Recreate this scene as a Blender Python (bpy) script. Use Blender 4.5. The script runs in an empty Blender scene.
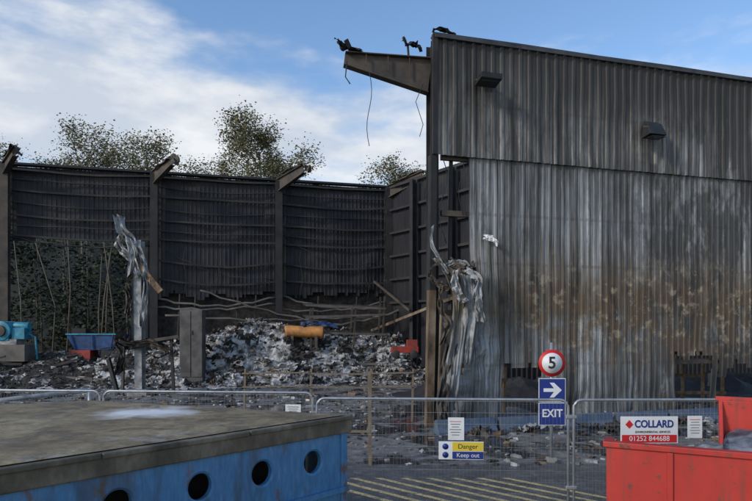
import bpy, math, random
import numpy as np
from mathutils import Vector, Matrix, noise
R=random.Random(7)
sc=bpy.context.scene
sc.view_settings.view_transform='Standard'; sc.view_settings.look='None'; sc.view_settings.exposure=0
# ---------------- materials
class NT:
    def __init__(s,name):
        s.m=bpy.data.materials.new(name); s.m.use_nodes=True
        s.t=s.m.node_tree; s.b=s.t.nodes['Principled BSDF']; s.c=s.t.nodes.new('ShaderNodeTexCoord')
    def n(s,ty,**k):
        x=s.t.nodes.new(ty)
        for a,v in k.items(): setattr(x,a,v)
        return x
    def l(s,a,b): s.t.links.new(a,b)
    def val(s,sock,v):
        if hasattr(v,'default_value') or hasattr(v,'links'): s.l(v,sock)
        else: sock.default_value=v
    def math(s,op,a,b=0.0,clamp=False):
        x=s.n('ShaderNodeMath',operation=op,use_clamp=clamp); s.val(x.inputs[0],a); s.val(x.inputs[1],b); return x.outputs[0]
    def noise(s,scale,stretch=(1,1,1),detail=5,rough=.6,off=(0,0,0),dist=0):
        mp=s.n('ShaderNodeMapping'); mp.inputs['Scale'].default_value=stretch; mp.inputs['Location'].default_value=off
        s.l(s.c.outputs['Object'],mp.inputs[0]); x=s.n('ShaderNodeTexNoise')
        x.inputs['Scale'].default_value=scale; x.inputs['Detail'].default_value=detail; x.inputs['Roughness'].default_value=rough; x.inputs['Distortion'].default_value=dist
        s.l(mp.outputs[0],x.inputs['Vector']); return x.outputs['Fac']
    def ramp(s,f,stops,interp='LINEAR'):
        x=s.n('ShaderNodeValToRGB'); x.color_ramp.interpolation=interp; e=x.color_ramp.elements
        while len(e)<len(stops): e.new(.5)
        for q,(p,c) in zip(e,stops):
            q.position=p; q.color=c if len(c)==4 else (*c,1)
        s.l(f,x.inputs[0]); return x.outputs[0]
    def sstep(s,f,a,b):
        x=s.n('ShaderNodeMapRange',interpolation_type='SMOOTHSTEP'); s.l(f,x.inputs[0])
        x.inputs[1].default_value=a; x.inputs[2].default_value=b; return x.outputs[0]
    def mix(s,f,a,b,bt='MIX'):
        x=s.n('ShaderNodeMix',data_type='RGBA',blend_type=bt); s.val(x.inputs[0],f)
        for i,v in ((6,a),(7,b)):
            if isinstance(v,tuple): x.inputs[i].default_value=v if len(v)==4 else (*v,1)
            else: s.l(v,x.inputs[i])
        return x.outputs[2]
    def bump(s,h,st=.3,d=.02):
        x=s.n('ShaderNodeBump'); x.inputs['Strength'].default_value=st; x.inputs['Distance'].default_value=d
        s.l(h,x.inputs['Height']); s.l(x.outputs[0],s.b.inputs['Normal'])
def mk(name,c1,c2=None,scale=3,rough=.7,metal=0,stretch=(1,1,1),lo=.35,hi=.65,bump=.2,bs=20,bd=.01,c3=None):
    t=NT(name); 
    if c2 is None: c2=tuple(x*.7 for x in c1[:3])
    st=[(lo,c1),(hi,c2)]
    if c3: st=[(lo,c1),((lo+hi)/2,c2),(hi,c3)]
    t.l(t.ramp(t.noise(scale,stretch,6,.65),st),t.b.inputs['Base Color'])
    t.b.inputs['Roughness'].default_value=rough; t.b.inputs['Metallic'].default_value=metal
    if bump: t.bump(t.noise(bs),bump,bd)
    return t.m
M={}
M['soot']=mk('sooty_steel',(.012,.011,.012),(.03,.028,.027),1.5,.75)
M['steel']=mk('burnt_steel',(.03,.027,.026),(.10,.075,.055),1.2,.7)
M['rust']=mk('rusty_steel',(.07,.045,.03),(.19,.12,.07),2.5,.85,c3=(.30,.22,.15))
M['charwood']=mk('scorched_post',(.05,.035,.025),(.16,.11,.07),1.2,.85,stretch=(1,1,.5),c3=(.30,.24,.18))
M['sheet']=mk('pale_sheet_metal',(.36,.37,.38),(.22,.22,.22),2.2,.7,.0,c3=(.07,.065,.06),lo=.4,hi=.70)
M['white_ash']=mk('white_ash',(.58,.565,.55),(.36,.35,.34),3,.95,c3=(.10,.09,.085),lo=.40,hi=.68,bump=.7,bs=9,bd=.05)
M['ash']=mk('ash_rubble',(.04,.037,.034),(.27,.26,.25),1.6,.95,lo=.38,hi=.60,c3=(.58,.565,.55),bump=.8,bs=7,bd=.08)
M['dark']=mk('charred_debris',(.012,.011,.010),(.06,.053,.047),4,.9,bump=.6,bs=12,bd=.04)
M['galv']=mk('galvanised_tube',(.42,.43,.44),(.28,.29,.30),6,.42,.5,bump=0)
M['wood']=mk('timber',(.13,.10,.07),(.22,.175,.125),5,.85,stretch=(4,4,.6))
M['white']=mk('white_board',(.78,.78,.78),(.66,.66,.65),3,.5,bump=0)
M['red']=mk('red_sign',(.62,.02,.02),(.5,.02,.02),3,.5,bump=0)
M['bluesign']=mk('blue_sign',(.01,.03,.22),(.015,.035,.18),3,.5,bump=0)
M['yellow']=mk('yellow_sign',(.75,.55,.03),(.66,.5,.05),3,.5,bump=0)
M['black']=mk('black_paint',(.015,.015,.016),(.03,.03,.03),3,.6,bump=0)
M['machblue']=mk('machine_blue',(.03,.30,.42),(.02,.12,.18),3,.5,bump=0)
M['vanblue']=mk('faded_blue',(.03,.10,.28),(.03,.04,.08),3,.6,bump=0)
M['machred']=mk('faded_red',(.38,.03,.02),(.12,.03,.02),3,.6,bump=0)
M['orange']=mk('orange_paint',(.62,.27,.06),(.30,.14,.06),3,.6,bump=0)
M['concrete']=mk('concrete',(.30,.29,.28),(.16,.15,.14),3,.9)
M['bark']=mk('bark',(.09,.075,.06),(.17,.15,.12),5,.9,stretch=(1,1,.2))
M['lens']=mk('dark_glass',(.03,.03,.035),(.05,.05,.05),3,.2,bump=0)
def leafmat(name,a,b,sc_=.9):
    t=NT(name)
    t.l(t.ramp(t.noise(sc_,detail=3),[(.35,a),(.65,b)]),t.b.inputs['Base Color']); t.b.inputs['Roughness'].default_value=.8
    return t.m
M['leaf']=leafmat('autumn_leaves',(.10,.11,.055),(.22,.19,.09))
M['leafd']=leafmat('dark_leaves',(.008,.016,.009),(.06,.07,.03),.5)
M['hillm']=leafmat('hill_scrub',(.003,.005,.003),(.012,.016,.009),.4)
# ---------------- mesh builder
class MB:
    def __init__(s): s.v=[];s.f=[];s.mi=[];s.mats=[];s.sm=[]
    def _m(s,m):
        m=M[m] if isinstance(m,str) else m
        if m not in s.mats: s.mats.append(m)
        return s.mats.index(m)
    def add(s,vs,fs,m,smooth=False):
        o=len(s.v); k=s._m(m); s.v+= [tuple(v) for v in vs]
        for f in fs: s.f.append(tuple(i+o for i in f)); s.mi.append(k); s.sm.append(smooth)
    def box(s,c,size,m,rot=None,jit=0):
        hx,hy,hz=[q/2 for q in size]; vs=[]
        for x,y,z in ((-1,-1,-1),(1,-1,-1),(1,1,-1),(-1,1,-1),(-1,-1,1),(1,-1,1),(1,1,1),(-1,1,1)):
            p=Vector((x*hx,y*hy,z*hz))
            if jit: p+=Vector([R.uniform(-jit,jit)*q for q in size])
            if rot is not None: p=rot@p
            vs.append(p+Vector(c))
        s.add(vs,[(0,3,2,1),(4,5,6,7),(0,1,5,4),(1,2,6,5),(2,3,7,6),(3,0,4,7)],m)
    def frame(s,a,b,up=(0,0,1)):
        a,b=Vector(a),Vector(b); z=(b-a).normalized(); u=Vector(up)
        if abs(z.dot(u))>.98: u=Vector((0,1,0))
        x=u.cross(z).normalized(); y=z.cross(x); return x,y,z
    def beam(s,a,b,w,h,m,w2=None,h2=None,up=(0,0,1)):
        x,y,z=s.frame(a,b,up); w2=w2 or w; h2=h2 or h; vs=[]
        for p,ww,hh in ((Vector(a),w,h),(Vector(b),w2,h2)):
            for i,j in ((-1,-1),(1,-1),(1,1),(-1,1)): vs.append(p+x*i*ww/2+y*j*hh/2)
        s.add(vs,[(3,2,1,0),(4,5,6,7),(0,1,5,4),(1,2,6,5),(2,3,7,6),(3,0,4,7)],m)
    def ibeam(s,a,b,w,h,m,h2=None,up=(0,0,1),t=.03):
        x,y,z=s.frame(a,b,up); h2=h2 or h; a=Vector(a); b=Vector(b)
        s.beam(a,b,t,h-2*t-.004,m,h2=h2-2*t-.004,up=up)
        s.beam(a+y*(h/2-t/2),b+y*(h2/2-t/2),w,t,m,up=y); s.beam(a-y*(h/2-t/2),b-y*(h2/2-t/2),w,t,m,up=y)
    def tube(s,pts,r,m,n=8,r2=None,smooth=True,cap=True):
        pts=[Vector(p) for p in pts]; L=len(pts); vs=[]; r2=r if r2 is None else r2
        for i,p in enumerate(pts):
            d=(pts[min(i+1,L-1)]-pts[max(i-1,0)]).normalized()
            u=Vector((0,0,1)) if abs(d.z)<.9 else Vector((0,1,0))
            x=u.cross(d).normalized(); y=d.cross(x); rr=r+(r2-r)*i/max(1,L-1)
            for k in range(n):
                a=2*math.pi*k/n; vs.append(p+x*math.cos(a)*rr+y*math.sin(a)*rr)
        fs=[(i*n+k,i*n+(k+1)%n,(i+1)*n+(k+1)%n,(i+1)*n+k) for i in range(L-1) for k in range(n)]
        if cap: fs+=[tuple(range(n))[::-1],tuple((L-1)*n+k for k in range(n))]
        s.add(vs,fs,m,smooth)
    def cyl(s,a,b,r,m,n=24,r2=None): s.tube([a,b],r,m,n,r2)
    def ribbon(s,pts,wd,w,m,nw=9,crump=.08,corr=.0,taper=1,seed=0,sub=6):
        P=[]
        for i in range(len(pts)-1):
            for k in range(sub): P.append(Vector(pts[i]).lerp(Vector(pts[i+1]),k/sub))
        P.append(Vector(pts[-1])); L=len(P); vs=[]
        for _ in range(3): P=[P[0]]+[(P[i-1]+P[i]*2+P[i+1])/4 for i in range(1,L-1)]+[P[-1]]
        for i,p in enumerate(P):
            t=(P[min(i+1,L-1)]-P[max(i-1,0)]).normalized(); q=i/(L-1)
            wdv=Vector(wd); ang=noise.noise(Vector((q*2.3,seed,0)))*1.5; wdv=Matrix.Rotation(ang,3,t)@wdv
            nn=t.cross(wdv).normalized(); ww=w*(1+(taper-1)*q)*(1+.3*noise.noise(Vector((q*4,seed+5,1))))
            for j in range(nw):
                a=j/(nw-1)-.5
                o=nn*(corr*(1 if j%2 else -1)+crump*noise.noise(Vector((q*7,a*4,seed)))*2)
                vs.append(p+wdv*a*ww+o+t*crump*1.5*noise.noise(Vector((a*6,seed,q*3))))
        s.add(vs,[(i*nw+j,i*nw+j+1,(i+1)*nw+j+1,(i+1)*nw+j) for i in range(L-1) for j in range(nw-1)],m)
    def obj(s,name,parent=None,bevel=0,loc=None,rotz=0):
        me=bpy.data.meshes.new(name); me.from_pydata(s.v,[],s.f)
        for m in s.mats: me.materials.append(m)
        me.polygons.foreach_set('material_index',s.mi); me.polygons.foreach_set('use_smooth',s.sm); me.update()
        o=bpy.data.objects.new(name,me); sc.collection.objects.link(o)
        if loc: o.location=loc
        o.rotation_euler[2]=rotz
        if parent: o.parent=parent
        if bevel:
            b=o.modifiers.new('bevel','BEVEL'); b.width=bevel; b.segments=2; b.limit_method='ANGLE'
        return o
def empty(name):
    o=bpy.data.objects.new(name,None); sc.collection.objects.link(o); return o
def text(body,loc,size,mat,parent,name='lettering',rotz=0,bold=.0,sx=1):
    c=bpy.data.curves.new(name,'FONT'); c.body=body; c.size=size; c.align_x='CENTER'; c.align_y='CENTER'; c.extrude=.001; c.offset=bold
    c.materials.append(M[mat]); o=bpy.data.objects.new(name,c); sc.collection.objects.link(o)
    o.location=loc; o.rotation_euler=(math.pi/2,0,rotz); o.scale=(sx,1,1); o.parent=parent; return o
def N3(x,y,z): return noise.noise(Vector((x,y,z)))
def fbm(x,y,z,o=4):
    a=0;w=1
    for i in range(o): a+=w*N3(x,y,z); x*=2.1;y*=2.1;z*=2.1;w*=.5
    return a
# ---------------- ground
t=NT('yard_ground'); n1=t.noise(.35,detail=8,rough=.65); n2=t.noise(2.5,detail=6)
base=t.ramp(n2,[(.3,(.08,.072,.065)),(.55,(.17,.16,.15)),(.75,(.32,.31,.30))])
wet=t.sstep(n1,.47,.53); t.l(t.mix(wet,base,(.035,.035,.036)),t.b.inputs['Base Color'])
t.l(t.ramp(wet,[(0,(.85,)*3),(1,(.07,)*3)]),t.b.inputs['Roughness'])
h=t.math('MULTIPLY',t.noise(9,detail=6),t.math('SUBTRACT',1.0,wet)); t.bump(h,.7,.06); M['ground']=t.m
g=MB(); g.add([(-600,-200,0),(600,-200,0),(600,900,0),(-600,900,0)],[(0,1,2,3)],'ground'); g.obj('ground')
t=NT('asphalt'); n2=t.noise(.8,detail=8,rough=.7); n3=t.noise(3.5,detail=8,rough=.75,off=(4,4,4))
c=t.ramp(n2,[(.3,(.05,.05,.052)),(.7,(.11,.105,.10))]); c=t.mix(t.math('MULTIPLY',t.sstep(n3,.48,.66),.7),c,(.20,.185,.165))
t.l(c,t.b.inputs['Base Color']); t.l(t.ramp(n2,[(.35,(.3,)*3),(.65,(.8,)*3)]),t.b.inputs['Roughness']); t.bump(t.noise(60),.5,.01); M['asphalt']=t.m
g=MB(); top=[]; 
for i in range(61):
    x=-30+i; top.append((x,13.6+.5*N3(x*.4,1,1)+.2*N3(x*2,1,1),.004))
g.add([(30,-10,.004),(-30,-10,.004)]+top,[tuple([1,0]+list(range(62,1,-1)))],'asphalt'); g.obj('road')
t=NT('worn_yellow_paint'); n2=t.noise(9,detail=6,rough=.7)
t.l(t.ramp(n2,[(.46,(.60,.46,.20)),(.66,(.14,.12,.10))]),t.b.inputs['Base Color']); M['ypaint']=t.m
g=MB()
for i in range(9):
    x=-1.6+i*.52; g.add([(x,12.3,.008),(x+.17,12.3,.008),(x+2.37,10.2,.008),(x+2.2,10.2,.008)],[(0,1,2,3)],'ypaint')
g.obj('road_marking')
# ---------------- building
WH=empty('burnt_warehouse')
ang=math.atan2(.271,.962)
NO=Vector((2.04,19.1,0)); ux=Vector((.962,.271,0)); uy=Vector((-.271,.962,0))
def W(u,d,z): return NO+ux*u+uy*d+Vector((0,0,z))
def wallmat():
    t=NT('scorched_cladding'); sx=t.n('ShaderNodeSeparateXYZ'); t.l(t.c.outputs['Object'],sx.inputs[0]); X,Z=sx.outputs[0],sx.outputs[2]
    s1=t.noise(1.0,(2.2,1,.12),6,.6); s2=t.noise(1.0,(9,1,.3),6,.7,off=(3,0,1)); p=t.noise(.5,(1.5,1,.55),8,.7,off=(5,0,2)); p2=t.noise(1.3,(1.2,1,.7),8,.72,off=(9,0,4))
    p3=t.noise(.9,(1.6,1,.30),8,.72,off=(2,0,7),dist=.3); s3=t.noise(1.0,(26,1,.6),4,.7,off=(1,0,9))
    zn=t.math('ADD',Z,t.math('MULTIPLY',t.math('SUBTRACT',p2,.5),3.0)); zn=t.math('ADD',zn,t.math('MULTIPLY',t.math('SUBTRACT',s2,.5),2.0)); zf=t.math('DIVIDE',zn,12.5)
    low=t.ramp(zf,[(0,(.24,.25,.255)),(.12,(.33,.345,.355)),(.22,(.35,.355,.36)),(.29,(.20,.17,.13)),(.34,(.17,.135,.10)),(.40,(.29,.27,.245)),(.52,(.34,.345,.355)),(.64,(.30,.305,.31)),(.70,(.22,.22,.22))])
    up=t.ramp(zf,[(.66,(.24,.235,.23)),(.72,(.31,.305,.295)),(.80,(.22,.215,.21)),(.90,(.13,.126,.12)),(1,(.055,.053,.05))])
    isup=t.math('GREATER_THAN',Z,8.6); c=t.mix(isup,low,up)
    fl=t.math('FLOOR',t.math('DIVIDE',t.math('ADD',X,20.0),1.0)); wn=t.n('ShaderNodeTexWhiteNoise',noise_dimensions='2D'); cx=t.n('ShaderNodeCombineXYZ'); t.l(fl,cx.inputs[0]); t.l(isup,cx.inputs[1]); t.l(cx.outputs[0],wn.inputs['Vector'])
    tone=t.ramp(wn.outputs['Value'],[(0,(.62,)*3),(1,(1.15,1.15,1.15))]); c=t.mix(1.0,c,tone,'MULTIPLY')
    fr=t.math('FRACT',t.math('ADD',X,20.0)); jl=t.math('LESS_THAN',fr,.035); c=t.mix(t.math('MULTIPLY',jl,.75),c,(.03,.027,.025))
    for zz in (1.9,3.6,5.2,6.8,10.3): 
        dz=t.math('ABSOLUTE',t.math('SUBTRACT',Z,zz)); ln=t.math('MULTIPLY',t.math('LESS_THAN',dz,.05),t.sstep(s2,.45,.55)); c=t.mix(t.math('MULTIPLY',ln,.4),c,(.10,.06,.04))
    c=t.mix(1.0,c,t.ramp(s1,[(.34,(.24,.23,.22)),(.47,(.78,.77,.76)),(.65,(1.2,)*3)]),'MULTIPLY')
    c=t.mix(1.0,c,t.ramp(s2,[(.36,(.33,.31,.28)),(.53,(1,)*3)]),'MULTIPLY')
    c=t.mix(1.0,c,t.ramp(s3,[(.35,(.6,.58,.55)),(.5,(1,)*3)]),'MULTIPLY')
    rx=t.sstep(t.math('ADD',X,t.math('MULTIPLY',t.math('SUBTRACT',p2,.5),6.0)),4.5,9.0)
    soot=t.math('MULTIPLY',rx,t.sstep(p,.42,.52)); 
    soot=t.math('MAXIMUM',soot,t.math('MULTIPLY',t.sstep(p,.54,.64),.7))
    soot=t.math('MAXIMUM',soot,t.math('MULTIPLY',t.sstep(p3,.50,.62),t.math('ADD',.40,t.math('MULTIPLY',isup,.4))))
    topz=t.math('MULTIPLY',t.sstep(t.math('ADD',Z,t.math('MULTIPLY',t.math('SUBTRACT',s1,.5),6.0)),9.6,11.7),t.math('ADD',.45,t.math('MULTIPLY',t.sstep(X,1.0,8.0),.55))); soot=t.math('MAXIMUM',soot,topz)
    lowr=t.math('MULTIPLY',t.sstep(X,8.6,9.2),t.math('SUBTRACT',1.0,t.sstep(zn,2.4,3.2)))
    soot=t.math('MAXIMUM',t.math('MULTIPLY',soot,.82),t.math('MULTIPLY',lowr,.93))
    c=t.mix(soot,c,(.035,.031,.028))
    rz=t.math('MULTIPLY',t.math('MULTIPLY',t.sstep(zn,1.2,3.0),t.math('SUBTRACT',1.0,t.sstep(zn,4.4,6.0))),t.sstep(X,1.5,4.5))
    ru=t.math('MULTIPLY',rz,t.sstep(p2,.42,.56)); c=t.mix(t.math('MULTIPLY',ru,.75),c,(.13,.085,.05))
    ye=t.math('MULTIPLY',rz,t.sstep(t.noise(2.4,(1,1,1),6,.7,off=(1,1,8)),.54,.64)); c=t.mix(t.math('MULTIPLY',ye,.6),c,(.38,.32,.23))
    t.l(c,t.b.inputs['Base Color']); t.b.inputs['Roughness'].default_value=.7
    t.bump(t.noise(14,detail=4),.15,.01); return t.m
M['clad']=wallmat()
def corr(name,u0,u1,z0,z1,yoff,mat,parent,holes,dz=.16,pitch=.2,amp=.04,warp=.04,loc=None,rotz=0,extra=None):
    prof=[(0,0),(.11,0),(.130,-1),(.180,-1)]; xs=[];ys=[];u=u0
    while u<u1:
        for a,b in prof: xs.append(u+a*pitch/.2); ys.append(b*amp)
        u+=pitch
    nz=max(2,int((z1-z0)/dz)); zs=[z0+(z1-z0)*i/nz for i in range(nz+1)]
    v=[];f=[]
    for z in zs:
        for x,y in zip(xs,ys):
            dy=warp*fbm(x*.5,z*.4,yoff,3)+warp*.5*N3(math.floor(x)*5.3,z*.5,yoff+3); q=[x,yoff+y+dy,z]
            if extra: q=extra(q)
            v.append(tuple(q))
    n=len(xs)
    for j in range(nz):
        for i in range(n-1):
            cx=(xs[i]+xs[i+1])/2; cz=(zs[j]+zs[j+1])/2
            if not holes(cx,cz): f.append((j*n+i,j*n+i+1,(j+1)*n+i+1,(j+1)*n+i))
    mb=MB(); mb.add(v,f,mat); return mb.obj(name,parent,loc=loc,rotz=rotz)
def hl(x,z):
    j=.25*fbm(x*1.3,z*1.3,3); c=.3*N3(math.floor(x/.25)*3.3,7.3,1.4)
    if 2.2+j*.4<x<3.6+j*.4 and .3+c<z<1.85+c*.8+j: return True
    if 8.95<x<10.5+j and .35+c<z<2.1+c+j: return True
    if x>10.9 and 0.3<z<1.7+c+j*1.5: return True
    if x<1.0 and z>4.6+j: return True
    if x<1.05+.3*math.sin(z*2+1)+j and 2.2<z<=4.7: return True
    if x<.75+j and z<=2.2: return True
    return False
def ex(q):
    x,y,z=q
    w=max(0,1-x/2.6)*max(0,1-abs(z-2.4)/3.2); y-=w*.9*(1+.6*N3(x*3,z*2,0)); x-=w*.9*max(0,1-z/5)
    b=max(0,1-z/1.2); y+=b*.12*N3(x*2,z,4)*2
    d=max(0,N3(x*.9,z*.6,5)); y+=.12*d*max(0,1-z/5)
    return [x,y,z]
corr('lower_cladding',0,22,.02,8.7,0,'clad',WH,hl,loc=NO,rotz=ang,extra=ex,pitch=.25,amp=.024)
corr('upper_cladding',-.12,22,8.6,12.32,-.08,'clad',WH,lambda x,z:(z<8.62+.03*N3(math.floor(x)*2.2,1.3,1)),loc=NO,rotz=ang,warp=.04,pitch=.3333,amp=.035)
mb=MB()
M['coping']=mk('sooty_coping',(.03,.03,.033),(.07,.07,.075),2,.6)
for i in range(8):
    a=-.25+i*3; mb.beam(W(a,.0,12.38+.02*(i%2)),W(a+2.99,.0,12.38+.02*((i+1)%2)),.36,.06,'coping')
    mb.beam(W(a,-.2,12.30),W(a+2.99,-.2,12.30),.02,.09,'coping')
mb.obj('coping',WH)
mb=MB()
for u in (-.1,7.3,14.6,21.5):
    mb.ibeam(W(u,.42,0),W(u,.42,12.3),.26,.45,'soot',up=uy)
for z in (1.9,3.6,5.2,6.8,8.6,10.3,11.9):
    mb.beam(W(.1,.18,z),W(21.8,.18,z),.14,.18,'steel')
mb.ibeam(W(-.1,.42,12.05),W(21.5,.42,12.05),.2,.4,'soot')
mb.beam(W(-.2,-.05,8.6),W(-.2,-.05,12.4),.16,.14,'soot',up=uy)
mb.beam(W(-.27,.1,4.2),W(-.22,.1,8.6),.20,.30,'soot',up=uy)
mb.beam(W(.45,.3,4.2),W(.5,.3,8.6),.10,.10,'soot',up=uy)
mb.beam(W(-.36,.05,0),W(-.27,.05,4.3),.24,.22,'charwood',up=uy)
mb.beam(W(-.12,-.15,.9),W(.02,-.12,4.6),.04,.10,'charwood',up=uy)
mb.ibeam(W(-.2,.4,11.25),W(-2.95,.75,11.62),.30,1.15,'steel',h2=.42)
for q in (.9,1.6,2.3): mb.beam(W(-q,.28+q*.1,10.95+q*.2),W(-q,.28+q*.1,11.75),.02,.05,'steel')
mb.beam(W(-2.7,.7,11.8),W(-2.95,.55,12.15),.06,.16,'soot'); mb.ribbon([W(-2.4,.6,11.86),W(-2.8,.65,11.95),W(-3.1,.6,11.95),W(-3.25,.5,12.1)],(.1,1,0),.35,'soot',crump=.06,seed=2)
mb.beam(W(-.9,.45,11.8),W(-.95,.4,12.15),.06,.12,'soot'); mb.ribbon([W(-1.15,.3,12.25),W(-.95,.3,12.12),W(-.7,.3,12.2),W(-.55,.3,12.05)],(.2,1,.2),.25,'soot',crump=.08,seed=3)
mb.ribbon([W(-.2,-.1,12.35),W(-.3,-.1,12.55),W(.1,-.1,12.56),W(.5,-.1,12.44)],(.2,1,.2),.2,'soot',crump=.05,seed=4)
mb.tube([W(-2.9,.6,11.5),W(-2.95,.6,11.0),W(-2.8,.6,10.8)],.02,'soot',5)
mb.tube([W(-2.2+.08*math.sin(i*.7),.5,11.2-i*.26) for i in range(10)],.012,'soot',5)
mb.tube([W(-.5,.2,10.9),W(-.75,.2,10.3),W(-.5,.2,9.6),W(-.62,.2,9.2)],.012,'soot',5)
mb.tube([W(.1+.15*math.sin(i*.8),.0,8.5-i*.3) for i in range(10)],.015,'soot',5)
mb.tube([W(.75+.1*math.sin(i*.9+1),.05,8.5-i*.25) for i in range(8)],.012,'soot',5)
mb.obj('steel_frame',WH)
mb=MB()
mb.ribbon([W(-.15,-.3,5.3),W(.25,-.45,4.8),W(.45,-.6,4.0),W(.35,-.65,2.9),W(.1,-.7,1.6),W(-.1,-.7,.3)],(1,.1,0),.5,'clad',nw=13,crump=.10,corr=.015,seed=11)
mb.ribbon([W(.1,-.3,5.0),W(.5,-.35,5.3),W(.8,-.45,4.7),W(.75,-.6,3.6),W(.55,-.6,2.0)],(1,.1,0),.42,'sheet',nw=11,crump=.09,corr=.015,seed=12)
mb.ribbon([W(-.35,-.25,6.3),W(-.45,-.35,5.7),W(-.15,-.4,5.2),W(.1,-.45,4.8)],(.7,.1,.5),.14,'sheet',nw=7,crump=.06,seed=13)
mb.ribbon([W(-.3,-.3,5.1),W(-.55,-.4,4.8),W(-.3,-.4,4.5),W(.1,-.5,4.3)],(.5,.1,.6),.22,'steel',nw=7,crump=.1,seed=14)
mb.ribbon([W(.2,-.3,5.2),W(.6,-.5,4.9),W(.95,-.5,5.1),W(1.0,-.5,4.7)],(.2,.1,1),.3,'steel',nw=7,crump=.1,seed=18)
mb.ribbon([W(.3,-.6,4.9),W(.15,-.75,4.5),W(.3,-.8,4.1),W(.5,-.8,3.9)],(.8,.1,.3),.3,'white_ash',nw=7,crump=.1,seed=19)
mb.ribbon([W(.7,-.5,5.0),W(1.0,-.7,4.6),W(.9,-.8,4.0),W(1.1,-.7,3.3)],(.8,.1,.2),.35,'sheet',nw=9,crump=.14,seed=31)
mb.ribbon([W(-.1,-.4,4.4),W(-.25,-.6,3.8),W(0,-.7,3.2),W(-.2,-.7,2.6)],(.8,.2,.2),.25,'steel',nw=7,crump=.12,seed=32)
mb.ribbon([W(.2,-.5,2.6),W(-.1,-.7,1.6),W(-.25,-.8,.7),W(-.3,-.8,.1)],(1,.1,0),.4,'steel',nw=9,crump=.12,corr=.02,seed=15)
mb.ribbon([W(1.45,-.12,6.05),W(1.75,-.2,6.0),W(1.9,-.25,5.8)],(.2,0,1),.18,'white',nw=6,crump=.06,seed=16)
mb.obj('twisted_cladding',WH)
for (u,z,rz) in ((1.39,10.9,0),(7.72,10.0,0)):
    mb=MB(); mb.box((0,-.10,.16),(.30,.2,.12),'steel'); mb.beam((-.3,-.2,.1),(-.3,-.5,.0),.03,.05,'steel'); mb.beam((.3,-.2,.1),(.3,-.5,.0),.03,.05,'steel'); mb.beam((-.3,-.2,.12),(.3,-.2,.12),.05,.03,'steel')
    if u<3:
        vs=[(-.36,-.25,-.12),(.36,-.25,-.12),(.36,-.75,-.02),(-.36,-.75,-.02),(-.28,-.3,.16),(.28,-.3,.16),(.36,-.78,.14),(-.36,-.78,.14)]
    else:
        vs=[(-.36,-.2,-.32),(.36,-.2,-.32),(.34,-.62,-.26),(-.34,-.62,-.26),(-.28,-.2,.3),(.28,-.2,.3),(.30,-.42,.16),(-.30,-.42,.16)]
    mb.add(vs,[(0,3,2,1),(4,5,6,7),(0,1,5,4),(1,2,6,5),(2,3,7,6),(3,0,4,7)],'black')
    mb.box((0,-.5,-.05 if u<3 else -.34),(.56,.3,.02),'lens')
    mb.obj('floodlight',WH,bevel=.015,loc=W(u,-.1,z),rotz=ang)
# ---- far wall
FO=Vector((-20.4,34.2,0)); fx=Vector((.968,.251,0)).normalized(); fy=Vector((-fx.y,fx.x,0)); fang=math.atan2(fx.y,fx.x)
def F(u,d,z): return FO+fx*u+fy*d+Vector((0,0,z))
t=NT('charred_cladding'); s1=t.noise(1,(2.5,1,.25),6); p=t.noise(.35,detail=6,off=(2,1,3))
c=t.ramp(s1,[(.3,(.006,.006,.010)),(.6,(.012,.012,.018)),(.8,(.028,.026,.028))]); c=t.mix(t.math('MULTIPLY',t.sstep(p,.52,.66),.6),c,(.034,.028,.025)); t.l(c,t.b.inputs['Base Color']); t.b.inputs['Roughness'].default_value=.65; M['char']=t.m
def hf(x,z):
    j=.3*fbm(x*.8,z*.5,9); c=.35*N3(math.floor(x)*3.1,1.7,.4)
    if x<6.0+j: return z<8.35+.08*math.sin(x*1.1)-(.25 if -.3<x<1 else 0)+c*.3
    if x<14.6: return z<5.1+j*1.4+c and x>7.2
    return z<5.4+j*1.2+c
corr('rear_cladding',-7,21.8,.0,12.35,0.0,'char',WH,hf,loc=FO,rotz=fang,dz=.2,pitch=.25,amp=.022,warp=.09)
mb=MB()
for u in (-7.3,-.51,7.36,14.68,21.8):
    big=.50 if u<0 else .42
    mb.ibeam(F(u,-.5,0),F(u,-.5,12.3),.42,big,'steel' if u<0 else 'soot',up=fy)
M['rail']=mk('smoked_rail',(.014,.013,.015),(.042,.036,.035),1,.7)
for z in (12.2,11.6,11.0,10.3,9.6,9.0,8.45,7.2,6.1):
    for a,b in ((-7,-.7),(-.3,7.15),(7.6,14.5),(14.9,21.6)):
        if z<8.3 and b<7.3: continue
        w_=.05 if z in (11.6,10.3,9.0) else .11; nn_=5; sg=R.uniform(.02,.22)*(1.6 if z<8 else 1)
        pts=[F(a+(b-a)*i/nn_,-.2-.04*math.sin(i*2+z),z-sg*math.sin(math.pi*i/nn_)+R.uniform(-.03,.03)) for i in range(nn_+1)]
        for i in range(nn_): mb.beam(pts[i],pts[i+1],.10,w_,'rail')
mb.beam(F(-7,-.12,12.45),F(21.8,-.12,12.45),.5,.12,'char')
def sag(a,b,z1,z2,s,d=-.5,r=.07,m='rail'):
    n=14; mb.tube([F(a+(b-a)*i/n,d+.15*math.sin(i),z1+(z2-z1)*i/n-s*math.sin(math.pi*i/n)+.06*math.sin(i*2.1)) for i in range(n+1)],r,m,5)
M['rail2']=mk('heat_greyed_rail',(.07,.063,.058),(.17,.15,.13),1,.8)
sag(7.5,14.6,4.9,5.1,.5,m='rail2');sag(7.5,14.6,4.4,4.7,.25,m='rail2');sag(14.8,21.6,5.2,4.6,.5,m='rail2');sag(14.8,21.7,4.3,4.9,.3,m='rail2');sag(8,21,3.9,4.0,.3,-.8,m='rail2');sag(16,23,3.2,4.5,.3,-1.2,.09,m='rail2');sag(10,18,5.4,3.4,.2,-1.0,.06,m='rail2')
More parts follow.
